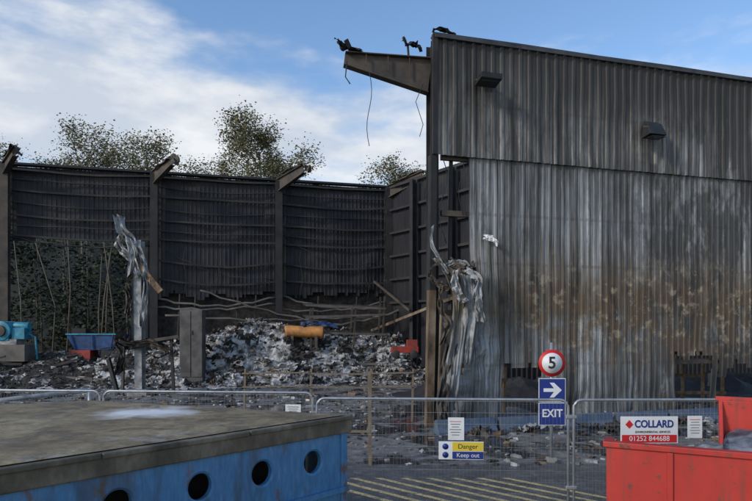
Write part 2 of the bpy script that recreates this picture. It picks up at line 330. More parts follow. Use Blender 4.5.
sag(-.3,7.2,8.3,8.1,.35,-.3,.04,m='rail'); sag(7.6,14.4,8.0,6.2,.6,-.35,.02); sag(15,21,9.0,7.4,.8,-.35,.02)
for u in (8.6,9.5,12,13.1,17,19.5): mb.beam(F(u,-.3,1),F(u+.2,-.3,5.2),.08,.1,'rail')
for u in (9.1,11.0,16.1,18.3,20.4): mb.tube([F(u+.1*math.sin(i*1.3+u),-.35,8-i*.5) for i in range(7)],.02,'rail',4)
for u in (16.2,18.8,20.6):
    for dd in (-2.0,-3.0): mb.beam(F(u,dd,.5),F(u+.25,dd,4.6+.5*math.sin(u)),.10,.10,'steel',up=fy)
for z in (2.9,3.8,4.5): mb.beam(F(16.0,-3.05,z),F(20.9,-3.05,z-.2*math.sin(z*3)),.06,.12,'rail2'); mb.beam(F(16.0,-1.95,z+.1),F(20.9,-1.95,z),.06,.12,'steel')
for u,l,hh in ((-.51,1.9,.7),(7.36,2.2,.8),(14.68,2.4,.8),(21.8,2.8,.8)):
    a=F(u,-.6,12.05); d=Vector((.72,-.69,0)); b=a+d*l+Vector((0,0,.55)); mb.ibeam(a,b,.28,hh,'steel',h2=.55,t=.05)
    mb.ribbon([a+d*.4+Vector((0,0,.5)),b+Vector((0,0,.3)),b+d*.4+Vector((0,0,.1)),b+d*.5-Vector((0,0,.3))],(.7,.7,0),.45,'steel',crump=.1,seed=u)
mb.obj('rear_frame',WH)
mb=MB(); mb.box(F(14.5,.7,2.95),(15.5,.3,5.9),'dark',rot=Matrix.Rotation(fang,3,'Z')); mb.obj('burnt_block_wall',WH)
S0=F(21.8,0,0); S1=Vector((6.4,31.5,0)); sd=(S1-S0); sl=sd.length; sd.normalize(); sang=math.atan2(sd.y,sd.x)
corr('side_cladding',0,sl,0,12.5,0,'char',WH,lambda x,z:False,loc=S0,rotz=sang,dz=.5,pitch=.25,amp=.03)
mb=MB(); sn=Vector((sd.y,-sd.x,0))
for z in (12.3,10.8,9.3,7.8,6.3,4.8): mb.beam(S0+sn*.2+Vector((0,0,z)),S1+sn*.2+Vector((0,0,z)),.1,.14,'rail')
for q in (.35,.7): mb.ibeam(S0+sd*sl*q+sn*.5,S0+sd*sl*q+sn*.5+Vector((0,0,12.2)),.3,.4,'soot',up=sn)
mb.beam(S0+sn*1.2+Vector((0,0,3)),S1+sn*.8+Vector((0,0,5.4)),.12,.16,'charwood')
mb.beam(S0+sn*1.0+Vector((0,0,6.2)),S0+sd*4+sn*1.2+Vector((0,0,4.2)),.1,.14,'steel')
mb.obj('side_frame',WH)
corr('rear_cladding_east',0,20,0,12.3,0,'char',WH,lambda x,z:False,loc=S1,rotz=ang,dz=.6,pitch=.3,amp=.05)
mb=MB()
for u in (1.8,2.6,3.4,8.6,9.4,10.2,11.4,12.4,13.4): mb.beam(W(u,2.2,0),W(u+.05,2.2,3.2),.10,.10,'rust',up=uy)
for z in (.6,1.3,2.2): mb.beam(W(1.8,2.12,z),W(3.5,2.12,z-.1),.05,.12,'rail2'); mb.beam(W(8.6,2.12,z),W(13.5,2.12,z-.15),.05,.12,'rust')
mb.obj('collapsed_racking',WH)
# ---- damaged column
mb=MB(); C=Vector((-11.0,28,0))
def Cc(x,z,y=0): return C+Vector((x,y,z))
mb.ibeam(Cc(0,0),Cc(-.05,7.2),.34,.5,'sheet',up=(0,1,0),t=.05); mb.box(Cc(0,.15),(.9,.9,.3),'concrete')
mb.ribbon([Cc(-.9,8.35,-.3),Cc(-.75,7.6,-.3),Cc(-.35,7.3,-.4),Cc(-.1,6.6,-.4),Cc(-.3,5.6,-.4)],(.9,.2,.2),.5,'sheet',nw=9,crump=.2,seed=21)
mb.ribbon([Cc(-.7,7.5,-.3),Cc(-.95,7.0,-.3),Cc(-.6,6.6,-.3),Cc(-.2,6.3,-.4),Cc(.1,5.5,-.4)],(.8,.2,.4),.4,'white_ash',nw=9,crump=.2,seed=22)
mb.ribbon([Cc(.0,6.9,-.35),Cc(.3,6.2,-.4),Cc(.45,5.3,-.4),Cc(.35,4.3,-.4),Cc(.15,3.2,-.3)],(.8,.2,0),.35,'sheet',nw=9,crump=.15,seed=23)
mb.ribbon([Cc(-.3,5.8,-.35),Cc(-.5,5.0,-.4),Cc(-.3,4.4,-.4),Cc(-.45,3.8,-.4)],(.8,.2,0),.3,'steel',nw=7,crump=.15,seed=26)
mb.beam(Cc(.1,6.0,-.35),Cc(1.1,4.8,-.4),.1,.28,'rust'); mb.beam(Cc(-.3,2.4,-.35),Cc(1.9,2.75,-.35),.08,.14,'steel')
mb.ribbon([Cc(-.9,2.6,-.5),Cc(-.3,2.3,-.5),Cc(.6,2.5,-.5),Cc(1.5,2.1,-.5)],(0,.2,1),.4,'steel',crump=.25,seed=24)
mb.beam(Cc(1.5,2.7,-.2),Cc(1.7,.1,-.4),.12,.12,'soot'); mb.beam(Cc(-1.4,1.7,-.2),Cc(-.9,.0,-.3),.16,.16,'soot'); mb.beam(Cc(-.8,3.0,.1),Cc(-.7,.0,-.3),.1,.16,'steel')
mb.ribbon([Cc(-.5,3.3,-.4),Cc(-.9,2.6,-.6),Cc(-.6,1.9,-.6),Cc(-.8,1.1,-.6)],(.8,.2,0),.4,'dark',crump=.2,seed=25)
mb.obj('damaged_steel_column')
# ---------------- rubble
def wl(x): return 34.2+.259*(x+20.4)
def rh(x,y):
    s=wl(x)-y
    e=min(1,max(0,(5.2+.9*N3(x*.4,0,3)-s)/3.2)); e=e*e*(3-2*e)
    top=1.35 if x<-14 else 1.9
    if x<-14 and x>-16: top=1.35+.55*(x+16)/2
    top+=1.35*math.exp(-((x+6.6)/3.4)**2)+.45*math.exp(-((x+1)/2.0)**2)
    if x>3: top*=max(.2,1-(x-3)/4)
    r=e*(top+.45*fbm(x*.5,y*.5,1.5,4)+.22*abs(fbm(x*2.2,y*2.2,4,3)))
    return max(-.05,r)
n1_,n2_=300,100
v=[]
for j in range(n2_+1):
    for i in range(n1_+1):
        x=-32+42*i/n1_; y=wl(x)-6.5+11*j/n2_; v.append((x+.05*N3(i,j,0),y,rh(x,y)+.08*N3(x*6,y*6,0)+.11*N3(x*11,y*11,0)))
mb=MB()
q=lambda i,j:(j*(n1_+1)+i,j*(n1_+1)+i+1,(j+1)*(n1_+1)+i+1,(j+1)*(n1_+1)+i)
mb.add(v,[],'ash'); 
kd=mb._m('dark'); ka=mb._m('ash')
for j in range(n2_):
    for i in range(n1_):
        x=-32+42*i/n1_; y_=j*11/n2_
        dk=(x+2.5*N3(x*.3,j*.08,2)<-14.5 and N3(x*.7,y_*1.5,5)<.2) or fbm(x*.8,y_*1.6,7,4)>.22
        mb.f.append(q(i,j)); mb.mi.append(kd if dk else ka); mb.sm.append(False)
for k in range(4600):
    x=R.uniform(-27,4.5); y=wl(x)-R.uniform(-.6,5.5); z=rh(x,y); s=R.uniform(.04,.17)*(1.9 if R.random()<.07 else 1)
    rot=Matrix.Rotation(R.uniform(0,6.3),3,'Z')@Matrix.Rotation(R.uniform(-1.1,1.1),3,'X')
    dk=fbm(x*.8,(y-wl(x)+6.5)*1.6,7,4)>.15
    m=R.choice(['dark','dark','soot','steel','ash'] if dk else ['white_ash','white_ash','ash','ash','ash','dark','sheet','rust']) if x>-13 else R.choice(['dark','dark','dark','ash','steel'])
    mb.box((x,y,z+.03),(s*R.uniform(.8,2.2),s*R.uniform(.5,1.2),s*R.uniform(.25,.9)),m,rot,.25)
for k in range(260):
    x=R.uniform(-12.5,3); y=wl(x)-R.uniform(.3,5); z=rh(x,y)
    a=R.uniform(0,6.3); d=Vector((math.cos(a),math.sin(a)*.6,R.uniform(-.3,.4))); p=Vector((x,y,z+.05))
    mb.ribbon([p,p+d*R.uniform(.2,.4)+Vector((0,0,R.uniform(-.1,.25))),p+d*R.uniform(.4,.8)],(-d.y,d.x,R.uniform(-.5,.5)),R.uniform(.2,.55),R.choice(['white_ash','white_ash','dark','steel','ash','dark','ash']),nw=6,crump=.14,seed=k,sub=4)
for k in range(60):
    x=R.uniform(-26,3); y=wl(x)-R.uniform(.3,4.5); z=rh(x,y); a=R.uniform(-.7,.7); L=R.uniform(.8,3.2)
    d=Vector((math.cos(a),math.sin(a),R.uniform(-.2,.4))); p=Vector((x,y,z+.08)); w_=R.choice([.04,.06,.09]); mb.beam(p-d*L/2,p+d*L/2,w_,w_*1.4,R.choice(['steel','soot','rail2']))
mb.obj('rubble_pile')
mb=MB()
for k in range(2600):
    y=13.4+17*R.random()**.8; x=R.uniform(-.72,.62)*y; 
    if (Vector((x,y,0))-NO).dot(uy)>-.6 and x>1: continue
    s=R.uniform(.02,.10)*(2.4 if R.random()<.05 else 1); rot=Matrix.Rotation(R.uniform(0,6.3),3,'Z')@Matrix.Rotation(R.uniform(-.5,.5),3,'X')
    mb.box((x,y,s*.25),(s*R.uniform(.8,2.5),s,s*R.uniform(.3,.8)),R.choice(['dark','dark','ash','rust','concrete','steel','sheet']),rot,.2)
for k in range(90):
    u=R.uniform(0,14); p=W(u,-R.uniform(.3,1.9),.08); a=R.uniform(0,6.3); d=Vector((math.cos(a),math.sin(a),R.uniform(-.05,.2)))
    mb.ribbon([p,p+d*.3,p+d*R.uniform(.5,.9)],(-d.y,d.x,R.uniform(-.2,.4)),R.uniform(.15,.4),R.choice(['sheet','dark','steel','ash','dark']),nw=6,crump=.1,seed=k+50,sub=4)
mb.obj('scattered_debris')
mb=MB(); v=[]; 
for j in range(25):
    for i in range(60):
        u=1+20*i/59; dd=4.5+6*j/24; e=math.sin(math.pi*j/24)*min(1,i/6)
        p=W(u,dd,e*(.7+.5*fbm(u*.7,dd*.7,2))-.03); v.append(p)
mb.add(v,[(j*60+i,j*60+i+1,(j+1)*60+i+1,(j+1)*60+i) for j in range(24) for i in range(59)],'soot'); mb.obj('rubble_heap')
# ---------------- machines
E=empty('lathe_machine'); mb=MB(); c=Vector((-19.8,32.6,1.45))
mb.box(c+Vector((0,0,.35)),(2.0,1.0,.9),'rail2'); mb.box(c+Vector((-.2,0,.95)),(1.4,.8,.3),'sheet')
mb.cyl(c+Vector((-.3,-.5,1.55)),c+Vector((-.3,.6,1.55)),.52,'machblue'); mb.cyl(c+Vector((-.3,-.62,1.55)),c+Vector((-.3,-.5,1.55)),.3,'steel')
mb.box(c+Vector((.55,0,1.4)),(.7,.7,.6),'machblue'); mb.cyl(c+Vector((.2,0,1.8)),c+Vector((1.0,0,1.8)),.22,'machblue',16); mb.box(c+Vector((-.3,0,1.2)),(.8,.9,.35),'machblue'); mb.tube([c+Vector((.9,0,1.4)),c+Vector((1.3,0,1.2)),c+Vector((1.4,0,.0))],.06,'machblue')
mb.obj('body',E,bevel=.03)
E=empty('blue_skip'); mb=MB(); c=Vector((-16.0,34.6,1.55))
vs=[(-1.1,-.6,0),(1.1,-.6,0),(1.1,.6,0),(-1.1,.6,0),(-1.5,-.75,.9),(1.5,-.75,.9),(1.5,.75,.9),(-1.5,.75,.9)]
mb.add([c+Vector(q)+Vector((0,0,.35)) for q in vs],[(0,3,2,1),(0,1,5,4),(1,2,6,5),(2,3,7,6),(3,0,4,7)],'vanblue')
for x in (-1,0,1): mb.beam(c+Vector((x,-.68,.4)),c+Vector((x*1.2,-.82,1.2)),.08,.06,'vanblue')
mb.beam(c+Vector((-1.5,-.78,1.25)),c+Vector((1.5,-.78,1.25)),.08,.08,'machblue'); mb.box(c+Vector((-.7,-.3,.1)),(1.2,1,.5),'machred'); mb.box(c+Vector((.9,-.3,.08)),(.8,1,.5),'soot'); mb.box(c+Vector((-.9,-.2,1.4)),(.8,.6,.35),'soot')
mb.obj('body',E,bevel=.02)
M['cab']=mk('scorched_cabinet',(.05,.048,.047),(.13,.12,.115),1.5,.7)
E=empty('electrical_cabinet'); mb=MB(); c=Vector((-9.95,32.6,0)); z0=rh(c.x,c.y)-.25; top=4.15; hh=top-z0
mb.box(c+Vector((0,0,z0+hh/2)),(1.25,.6,hh),'cab'); 
for sx_ in (-.31,.31): mb.box(c+Vector((sx_,-.32,z0+hh/2+.1)),(.58,.04,hh-.35),'cab')
mb.box(c+Vector((.08,-.36,2.9)),(.04,.04,.25),'soot'); mb.obj('body',E,bevel=.02)
E=empty('storage_tank'); mb=MB(); tz=max(rh(-4.2,35.3),2.6)+.35; c=Vector((-4.2,35.3,tz)); mb.tube([c+Vector((-1.1,0,.0)),c+Vector((-1.0,0,.02)),c+Vector((1.0,.2,-.05)),c+Vector((1.1,.2,-.05))],.34,'orange',20); 
for x in (-.7,.7): mb.box(c+Vector((x,.05,-.6)),(.16,.6,.7),'steel')
mb.cyl(c+Vector((0,0,.25)),c+Vector((0,0,.5)),.12,'soot',12); mb.ribbon([c+Vector((-.3,.5,.45)),c+Vector((.4,.5,.5)),c+Vector((1.2,.5,.5)),c+Vector((1.9,.5,.3))],(0,.3,1),.25,'vanblue',crump=.06,seed=5)
mb.obj('body',E)
E=empty('pallet_truck'); mb=MB(); c=Vector((1.6,33.5,1.5)); mb.box(c+Vector((0,0,.45)),(1.5,.8,.35),'machred'); mb.box(c+Vector((.4,0,.8)),(.6,.7,.4),'machred'); mb.cyl(c+Vector((-.5,-.45,.2)),c+Vector((-.5,.45,.2)),.22,'black'); mb.cyl(c+Vector((.5,-.45,.2)),c+Vector((.5,.45,.2)),.22,'black'); mb.beam(c+Vector((-.7,0,.5)),c+Vector((-1.0,0,1.2)),.06,.06,'soot'); mb.obj('body',E,bevel=.02)
# ---------------- fences
def heras(name,a,b):
    a=Vector(a); b=Vector(b); E=empty(name); mb=MB(); L=(b-a).length; d=(b-a).normalized(); Z=Vector((0,0,1)); r=.021
    path=[a+Z*.06]; k=.12
    path.append(a+Z*(2-k)); 
    for i in range(1,5): q=i/5*math.pi/2; path.append(a+d*k*(1-math.cos(q))+Z*(2-k+k*math.sin(q)))
    path.append(a+d*k+Z*2); path.append(b-d*k+Z*2)
    for i in range(1,5): q=(1-i/5)*math.pi/2; path.append(b-d*k*(1-math.cos(q))+Z*(2-k+k*math.sin(q)))
    path+=[b+Z*(2-k),b+Z*.06]; mb.tube(path,r,'galv',8)
    mb.tube([a+Z*.25,b+Z*.25],.016,'galv',6)
    mb.obj('frame',E); mb=MB(); n=int(L/.055)
    for i in range(1,n): p=a+d*L*i/n; o_=Vector((0,.02*N3(i*.13,a.x,0),0)); mb.tube([p+Z*.2,p+Z*1.1+o_,p+Z*1.97],.0019,'galv',3,cap=False,smooth=False)
    for z in [.25+.172*i for i in range(11)]: mb.tube([a+Z*z,b+Z*z],.0022,'galv',3,cap=False,smooth=False)
    mb.obj('mesh_infill',E); return E
heras('mesh_fence_panel',(-.90,9.15,0),(2.86,8.93,0))
heras('mesh_fence_panel',(2.94,8.92,0),(6.45,9.0,0))
heras('mesh_fence_panel',(-4.65,10.25,0),(-1.05,9.95,0))
heras('mesh_fence_panel',(-8.2,10.5,0),(-4.72,10.26,0))
heras('mesh_fence_panel',(6.52,9.02,0),(10.0,9.3,0))
for (x,y) in ((-.95,9.35),(2.9,8.92),(6.48,9.01),(-1.1,10.1),(-4.68,10.25)):
    mb=MB(); vs=[(-.11,-.35,0),(.11,-.35,0),(.11,.35,0),(-.11,.35,0),(-.08,-.3,.13),(.08,-.3,.13),(.08,.3,.13),(-.08,.3,.13)]
    mb.add([Vector(q)+Vector((x,y,.008)) for q in vs],[(0,3,2,1),(4,5,6,7),(0,1,5,4),(1,2,6,5),(2,3,7,6),(3,0,4,7)],'concrete')
    for z in (.7,1.75): mb.box((x,y-.0,z),(.16,.05,.05),'galv')
    mb.obj('fence_foot',bevel=.01)
E=empty('timber_rail_fence'); mb=MB()
mb.beam((-.13,13.5,0),(-.15,13.5,2.1),.08,.08,'wood',up=(0,1,0))
xs=[-4.4,-2.2,-.2,1.2]
for x in xs: mb.beam((x,20,0),(x+.04,20,1.75),.07,.07,'wood',up=(0,1,0))
for i in range(3):
    for z in (1.6,1.15): mb.beam((xs[i]-.05,19.92,z),(xs[i+1]+.05,19.92,z+.03*(-1)**i),.03,.05,'wood')
mb.beam((-.13,13.56,.75),(-3.6,14.2,.65),.03,.05,'wood'); mb.beam((-3.6,14.2,0),(-3.6,14.2,1.2),.08,.08,'wood',up=(0,1,0))
mb.obj('rails',E)
M['barblue']=mk('dusty_blue_plastic',(.03,.07,.15),(.11,.13,.16),3,.7)
E=empty('road_barrier')
for i in range(5):
    mb=MB(); o=W(.2+i*2.05,-1.5,0); vs=[]
    prof=[(-.25,0),(-.25,.1),(-.12,.2),(-.08,.42),(.08,.42),(.12,.2),(.25,.1),(.25,0)]
    for u in (-.95,.95):
        for y,z in prof: vs.append(Vector((u,y,z)))
    n=8; mb.add(vs,[(k,(k+1)%n,n+(k+1)%n,n+k) for k in range(n)]+[tuple(range(n))[::-1],tuple(range(n,2*n))],'barblue')
    mb.obj('barrier_unit',E,bevel=.02,loc=o,rotz=ang+.03*(-1)**i)
# ---------------- signs
E=empty('speed_limit_sign'); x,y=4.05,13.8; mb=MB()
mb.cyl((x,y+.06,0),(x,y+.06,2.75),.038,'galv',12); mb.box((x,y+.06,.05),(.2,.2,.1),'concrete'); mb.obj('post',E)
mb=MB(); zc=2.28
def disc(mb,r,yy,m,n=40,th=.012,z=zc): mb.cyl((x,yy+th,z),(x,yy,z),r,m,n)
disc(mb,.31,y,'red'); disc(mb,.235,y-.004,'white',th=.004); 
for z in (2.1,2.45,1.75,1.55,1.25,1.05): mb.box((x,y+.03,z),(.18,.03,.04),'galv')
mb.obj('roundel',E); text('5',(x,y-.007,zc-.005),.38,'black',E,bold=.008)
mb=MB(); mb.box((x,y,1.66),(.62,.012,.54),'white'); mb.box((x,y-.008,1.66),(.59,.004,.51),'bluesign')
ya=y-.013; mb.add([(x-.2,ya,1.70),(x-.2,ya,1.62),(x+.04,ya,1.62),(x-.06,ya,1.49),(x+.04,ya,1.49),(x+.22,ya,1.66),(x+.04,ya,1.83),(x-.06,ya,1.83),(x+.04,ya,1.70)],[(0,1,2,8),(2,3,4,5),(8,2,5),(5,6,7,8)],'white'); mb.obj('arrow_plate',E)
mb=MB(); mb.box((x,y,1.11),(.62,.012,.52),'white'); mb.box((x,y-.008,1.11),(.59,.004,.49),'bluesign'); mb.obj('exit_plate',E); text('EXIT',(x,y-.013,1.12),.25,'white',E,bold=.006,sx=.92)
def plate(name,cx,cy,cz,w,h,rz=0):
    E=empty(name); mb=MB(); mb.box((0,0,0),(w,.008,h),'white'); mb.obj('board',E,bevel=.002); E.location=(cx,cy,cz); E.rotation_euler[2]=rz; return E
a1=math.atan2(-.22,3.76); a2=.023
E=plate('danger_sign',1.275,8.99,1.235,.67,.27,a1); mb=MB(); mb.box((.1,-.006,.06),(.46,.004,.13),'yellow'); mb.box((.1,-.006,-.07),(.46,.004,.11),'bluesign'); mb.cyl((-.235,-.006,.06),(-.235,-.010,.06),.045,'bluesign',20); mb.cyl((-.235,-.006,-.065),(-.235,-.010,-.065),.045,'bluesign',20); mb.obj('panels',E)
text('Danger',(.1,-.010,.06),.10,'black',E); text('Keep out',(.1,-.010,-.07),.09,'white',E)
E=plate('notice_sign',1.20,8.99,1.56,.24,.34,a1)
mb=MB()
for i in range(6): mb.box((-.01,-.006,.11-i*.04),(.17-.03*(i%3),.003,.008),'cab' if i else 'red')
mb.obj('print',E)
E=plate('notice_sign',-1.37,9.92,1.74,.26,.14,-.08); mb=MB()
for i in range(3): mb.box((0,-.006,.03-i*.035),(.19-.03*i,.003,.009),'cab')
mb.obj('print',E)
E=plate('notice_sign',4.74,8.92,1.60,.22,.33,a2); mb=MB()
for i in range(6): mb.box((0,-.006,.11-i*.04),(.15-.03*(i%2),.003,.008),'rail2' if i else 'red')
mb.obj('print',E)
E=plate('company_sign',4.05,8.895,1.56,.86,.40,a2); mb=MB(); mb.box((0,-.006,-.13),(.82,.004,.115),'red')
mb.add([(-.36,-.007,.08),(-.30,-.007,.02),(-.24,-.007,.08),(-.30,-.007,.15)],[(0,1,2,3)],'red'); mb.obj('print',E)
text('COLLARD',(.07,-.009,.085),.15,'bluesign',E,bold=.004,sx=.86); text('ENVIRONMENTAL SERVICES',(.05,-.009,-.03),.042,'black',E); text('01252 844688',(0,-.010,-.13),.105,'white',E,sx=1.0)
# ---------------- foreground platform
t=NT('weathered_deck'); a=t.noise(.9,detail=8,rough=.65); b=t.noise(6,detail=7,rough=.7,off=(3,3,3)); cc=t.noise(2.2,(1,1,1),6,.6,off=(7,1,0),dist=.6); fine=t.noise(28,detail=5,rough=.7)
c=t.ramp(a,[(.3,(.15,.105,.05)),(.5,(.29,.22,.115)),(.7,(.40,.33,.21))]); c=t.mix(1.0,c,t.ramp(b,[(.3,(.45,.42,.38)),(.6,(1,)*3)]),'MULTIPLY'); c=t.mix(t.math('MULTIPLY',t.sstep(cc,.53,.63),.65),c,(.085,.062,.036))
c=t.mix(1.0,c,t.ramp(fine,[(.35,(.7,)*3),(.6,(1.08,)*3)]),'MULTIPLY')
g2=t.noise(1.6,(1,1,1),7,.7,off=(1,8,0)); c=t.mix(t.math('MULTIPLY',t.sstep(g2,.58,.70),.45),c,(.34,.34,.33))
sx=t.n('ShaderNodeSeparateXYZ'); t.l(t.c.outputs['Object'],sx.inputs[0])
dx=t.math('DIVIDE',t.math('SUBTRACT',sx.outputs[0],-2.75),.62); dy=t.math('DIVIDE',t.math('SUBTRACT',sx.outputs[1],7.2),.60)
rr=t.math('SQRT',t.math('ADD',t.math('MULTIPLY',dx,dx),t.math('MULTIPLY',dy,dy))); rr=t.math('ADD',rr,t.math('MULTIPLY',t.math('SUBTRACT',cc,.5),1.6)); glare=t.math('SUBTRACT',1.0,t.sstep(rr,.2,1.2))  # pale patch: sky glare painted into the deck colour
c=t.mix(t.math('MULTIPLY',glare,.9),c,(.74,.75,.76)); t.l(c,t.b.inputs['Base Color']); t.l(t.ramp(b,[(.3,(.4,)*3),(.7,(.75,)*3)]),t.b.inputs['Roughness']); t.bump(b,.4,.01); M['ptop']=t.m
t=NT('blue_painted_steel'); a=t.noise(2.2,(1,1,.5),8,.7); b=t.noise(10,(2,2,.5),6,.7)
c=t.ramp(b,[(.3,(.04,.15,.30)),(.6,(.07,.22,.40)),(.8,(.17,.33,.46))]); c=t.mix(t.sstep(a,.56,.64),c,(.14,.08,.045)); c=t.mix(t.math('MULTIPLY',t.sstep(t.noise(1.4,(3,3,.4),6,.6,off=(4,4,4)),.50,.66),.65),c,(.05,.06,.07)); t.l(c,t.b.inputs['Base Color']); t.b.inputs['Roughness'].default_value=.5; t.bump(b,.15,.01); M['pblue']=t.m
M['lip']=mk('grimy_edge_steel',(.04,.035,.026),(.11,.092,.06),2.5,.6,stretch=(1,1,.5),c3=(.22,.19,.14),bump=.3)
P0=Vector((-4.2,2.72,0)); P1=Vector((-.28,7.06,0)); P2=Vector((-3.95,8.5,0)); P3=Vector((-9.6,6.2,0)); T=2.04; LH=.20
E=empty('steel_platform')
def prism(mb,pts,z0,z1,m):
    n=len(pts); vs=[Vector((p.x,p.y,z0)) for p in pts]+[Vector((p.x,p.y,z1)) for p in pts]
    mb.add(vs,[tuple(range(n))[::-1],tuple(range(n,2*n))]+[(i,(i+1)%n,n+(i+1)%n,n+i) for i in range(n)],m)
mb=MB()
prism(mb,[P0,P1,P2,P3],T-LH,T-.004,'lip'); 
for a,b in ((P0,P1),(P1,P2)):
    n=4
    for i in range(n):
        p=a.lerp(b,i/n+.001); q_=a.lerp(b,(i+1)/n-.001); mb.beam(p+Vector((0,0,T-.03)),q_+Vector((0,0,T-.032+.006*(i%2))),.04,.05,'lip')
mb.obj('edge_frame',E,bevel=.012)
cen=(P0+P1+P2+P3)/4
mb=MB(); 
N=60; q4=[p+(cen-p)*.02 for p in (P0,P1,P2,P3)]; vs=[]
for j in range(N+1):
    for i in range(N+1):
        a=q4[0].lerp(q4[1],i/N); b=q4[3].lerp(q4[2],i/N); p=a.lerp(b,j/N); vs.append(Vector((p.x,p.y,T+.006+.018*(fbm(p.x*1.3,p.y*1.3,0)+.4)*(1 if 0<i<N and 0<j<N else 0))))
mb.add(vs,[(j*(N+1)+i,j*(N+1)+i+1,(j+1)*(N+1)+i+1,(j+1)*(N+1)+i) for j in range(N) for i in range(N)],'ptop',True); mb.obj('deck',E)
dn=(P1-P0).normalized(); nn=Vector((-dn.y,dn.x,0))
L=(P1-P0).length; ins=.04; A=P0+nn*ins
mb=MB(); zt=T-LH-.002; zb=.25; zc2=1.575; hr=.125
hs=[(L-3.65)+3.65*tt for tt in (.839,.649,.454,.24,.03,-.2,-.42)]; hs=sorted(h for h in hs if h>.3)
def pt(s,z,d=0): return A+dn*s+nn*d+Vector((0,0,z))
edges=[0.0]+[(hs[i]+hs[i+1])/2 for i in range(len(hs)-1)]+[L-.05]
for k,hc in enumerate(hs):
    s0,s1=edges[k],edges[k+1]; vs=[];n=32
    for i in range(n):
        a=2*math.pi*i/n; ca,sa=math.cos(a),math.sin(a)
        wx=(s1-hc) if ca>0 else (hc-s0); wz=(zt-zc2) if sa>0 else .35
        sc_=min(wx/abs(ca) if abs(ca)>1e-6 else 1e9, wz/abs(sa) if abs(sa)>1e-6 else 1e9)
        vs.append(pt(hc+ca*sc_,zc2+sa*sc_)); vs.append(pt(hc+ca*hr,zc2+sa*hr)); vs.append(pt(hc+ca*hr,zc2+sa*hr,.05))
        vs.append(pt(hc+ca*(hr+.022),zc2+sa*(hr+.022),-.014)); 
    fs=[]
    for i in range(n):
        j=(i+1)%n; fs+= [(i*4,j*4,j*4+3,i*4+3),(i*4+3,j*4+3,j*4+1,i*4+1),(i*4+1,j*4+1,j*4+2,i*4+2)]
    mb.add(vs,fs,'pblue')
    for (ss,zz) in ((s0,zt),(s1,zt),(s0,zc2-.35),(s1,zc2-.35)):
        best=sorted([((v-pt(ss,zz)).length,idx) for idx,v in enumerate(vs) if idx%4==0])[:2]
        mb.add([pt(ss,zz),vs[best[0][1]],vs[best[1][1]]],[(0,1,2)],'pblue')
mb.add([pt(0,zb),pt(L-.05,zb),pt(L-.05,zc2-.35),pt(0,zc2-.35)],[(0,1,2,3)],'pblue')
mb.obj('side_panel',E)
mb=MB()
for k in range(len(hs)-1):
    s=(hs[k]+hs[k+1])/2; mb.beam(pt(s,.3,-.02),pt(s,zc2-.36,-.02),.05,.04,'pblue',up=nn)
mb.beam(pt(0,zc2-.38,-.025),pt(L-.05,zc2-.38,-.025),.05,.06,'pblue')
mb.add([pt(0,zb,.45),pt(L-.3,zb,.45),pt(L-.3,zt,.45),pt(0,zt,.45)],[(0,1,2,3)],'soot')  # dark inner sheets added so the holes look shaded inside
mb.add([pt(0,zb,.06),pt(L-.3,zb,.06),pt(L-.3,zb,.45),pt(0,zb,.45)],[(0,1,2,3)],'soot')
B1=P1+(cen-P1)*.03; B2=P2+(cen-P2)*.03; B3=P3+(cen-P3)*.03; B0=P0+(cen-P0)*.05
mb.beam(B1+Vector((0,0,.25)),B1+Vector((0,0,zt)),.10,.10,'pblue',up=dn)
for a,b in ((B1,B2),(B2,B3)): 
    c=(a+b)/2; d=b-a; mb.box((c.x,c.y,(.25+zt)/2),(d.length-.15,.02,zt-.25),'pblue',rot=Matrix.Rotation(math.atan2(d.y,d.x),3,'Z'))
for p in (B1,B2,B3,B0): mb.box((p.x,p.y,.13),(.25,.25,.25),'lip')
mb.obj('underframe',E)
mb=MB(); mb.tube([(-11.5,14.5,1.05),(-7.4,15.5,1.5)],.06,'sheet',8); mb.tube([(-11.2,14.0,.9),(-8,14.4,1.25)],.05,'sheet',8); mb.tube([(-7.4,15.5,0),(-7.4,15.5,1.55)],.05,'galv',8); mb.tube([(-11.3,14.5,0),(-11.3,14.5,1.1)],.05,'galv',8); mb.tube([(-8,14.4,0),(-8,14.4,1.25)],.05,'galv',8); mb.obj('pipe_barrier')
# ---------------- red skip
t=NT('red_skip_paint'); a=t.noise(1.3,(1,1,.6),7,.65); b=t.noise(8,detail=6,rough=.7,off=(2,2,2)); c=t.ramp(a,[(.3,(.36,.018,.012)),(.7,(.52,.04,.028))]); c=t.mix(t.sstep(b,.58,.66),c,(.13,.05,.03)); c=t.mix(t.math('MULTIPLY',t.sstep(t.noise(1,(9,9,.6),5,.6),.50,.66),.55),c,(.17,.05,.035)); t.l(c,t.b.inputs['Base Color']); t.b.inputs['Roughness'].default_value=.5; t.bump(b,.12,.01); M['rskip']=t.m
E=empty('red_skip'); Q0=Vector((2.50,6.5,0)); qd=Vector((1.18,-.63,0)).normalized(); qn=Vector((-qd.y,qd.x,0)); 
def Q(u,d,z): return Q0+qd*u+qn*d+Vector((0,0,z))
H=1.80; mb=MB(); Lq=4.2; UB=1.08; DB=1.0; DF=.26
def slab(mb,pts,th,m):
    pts=[Vector(p) for p in pts]; n=(pts[1]-pts[0]).cross(pts[2]-pts[0]).normalized()*th
    mb.add(pts+[p+n for p in pts],[(3,2,1,0),(4,5,6,7),(0,1,5,4),(1,2,6,5),(2,3,7,6),(3,0,4,7)],m)
slab(mb,[Q(0,0,.2),Q(Lq,0,.2),Q(Lq,0,H),Q(0,0,H)],.05,'rskip')
slab(mb,[Q(0,DF,.2),Q(0,.003,.2),Q(0,.003,H),Q(0,DF,H)],-.05,'rskip')
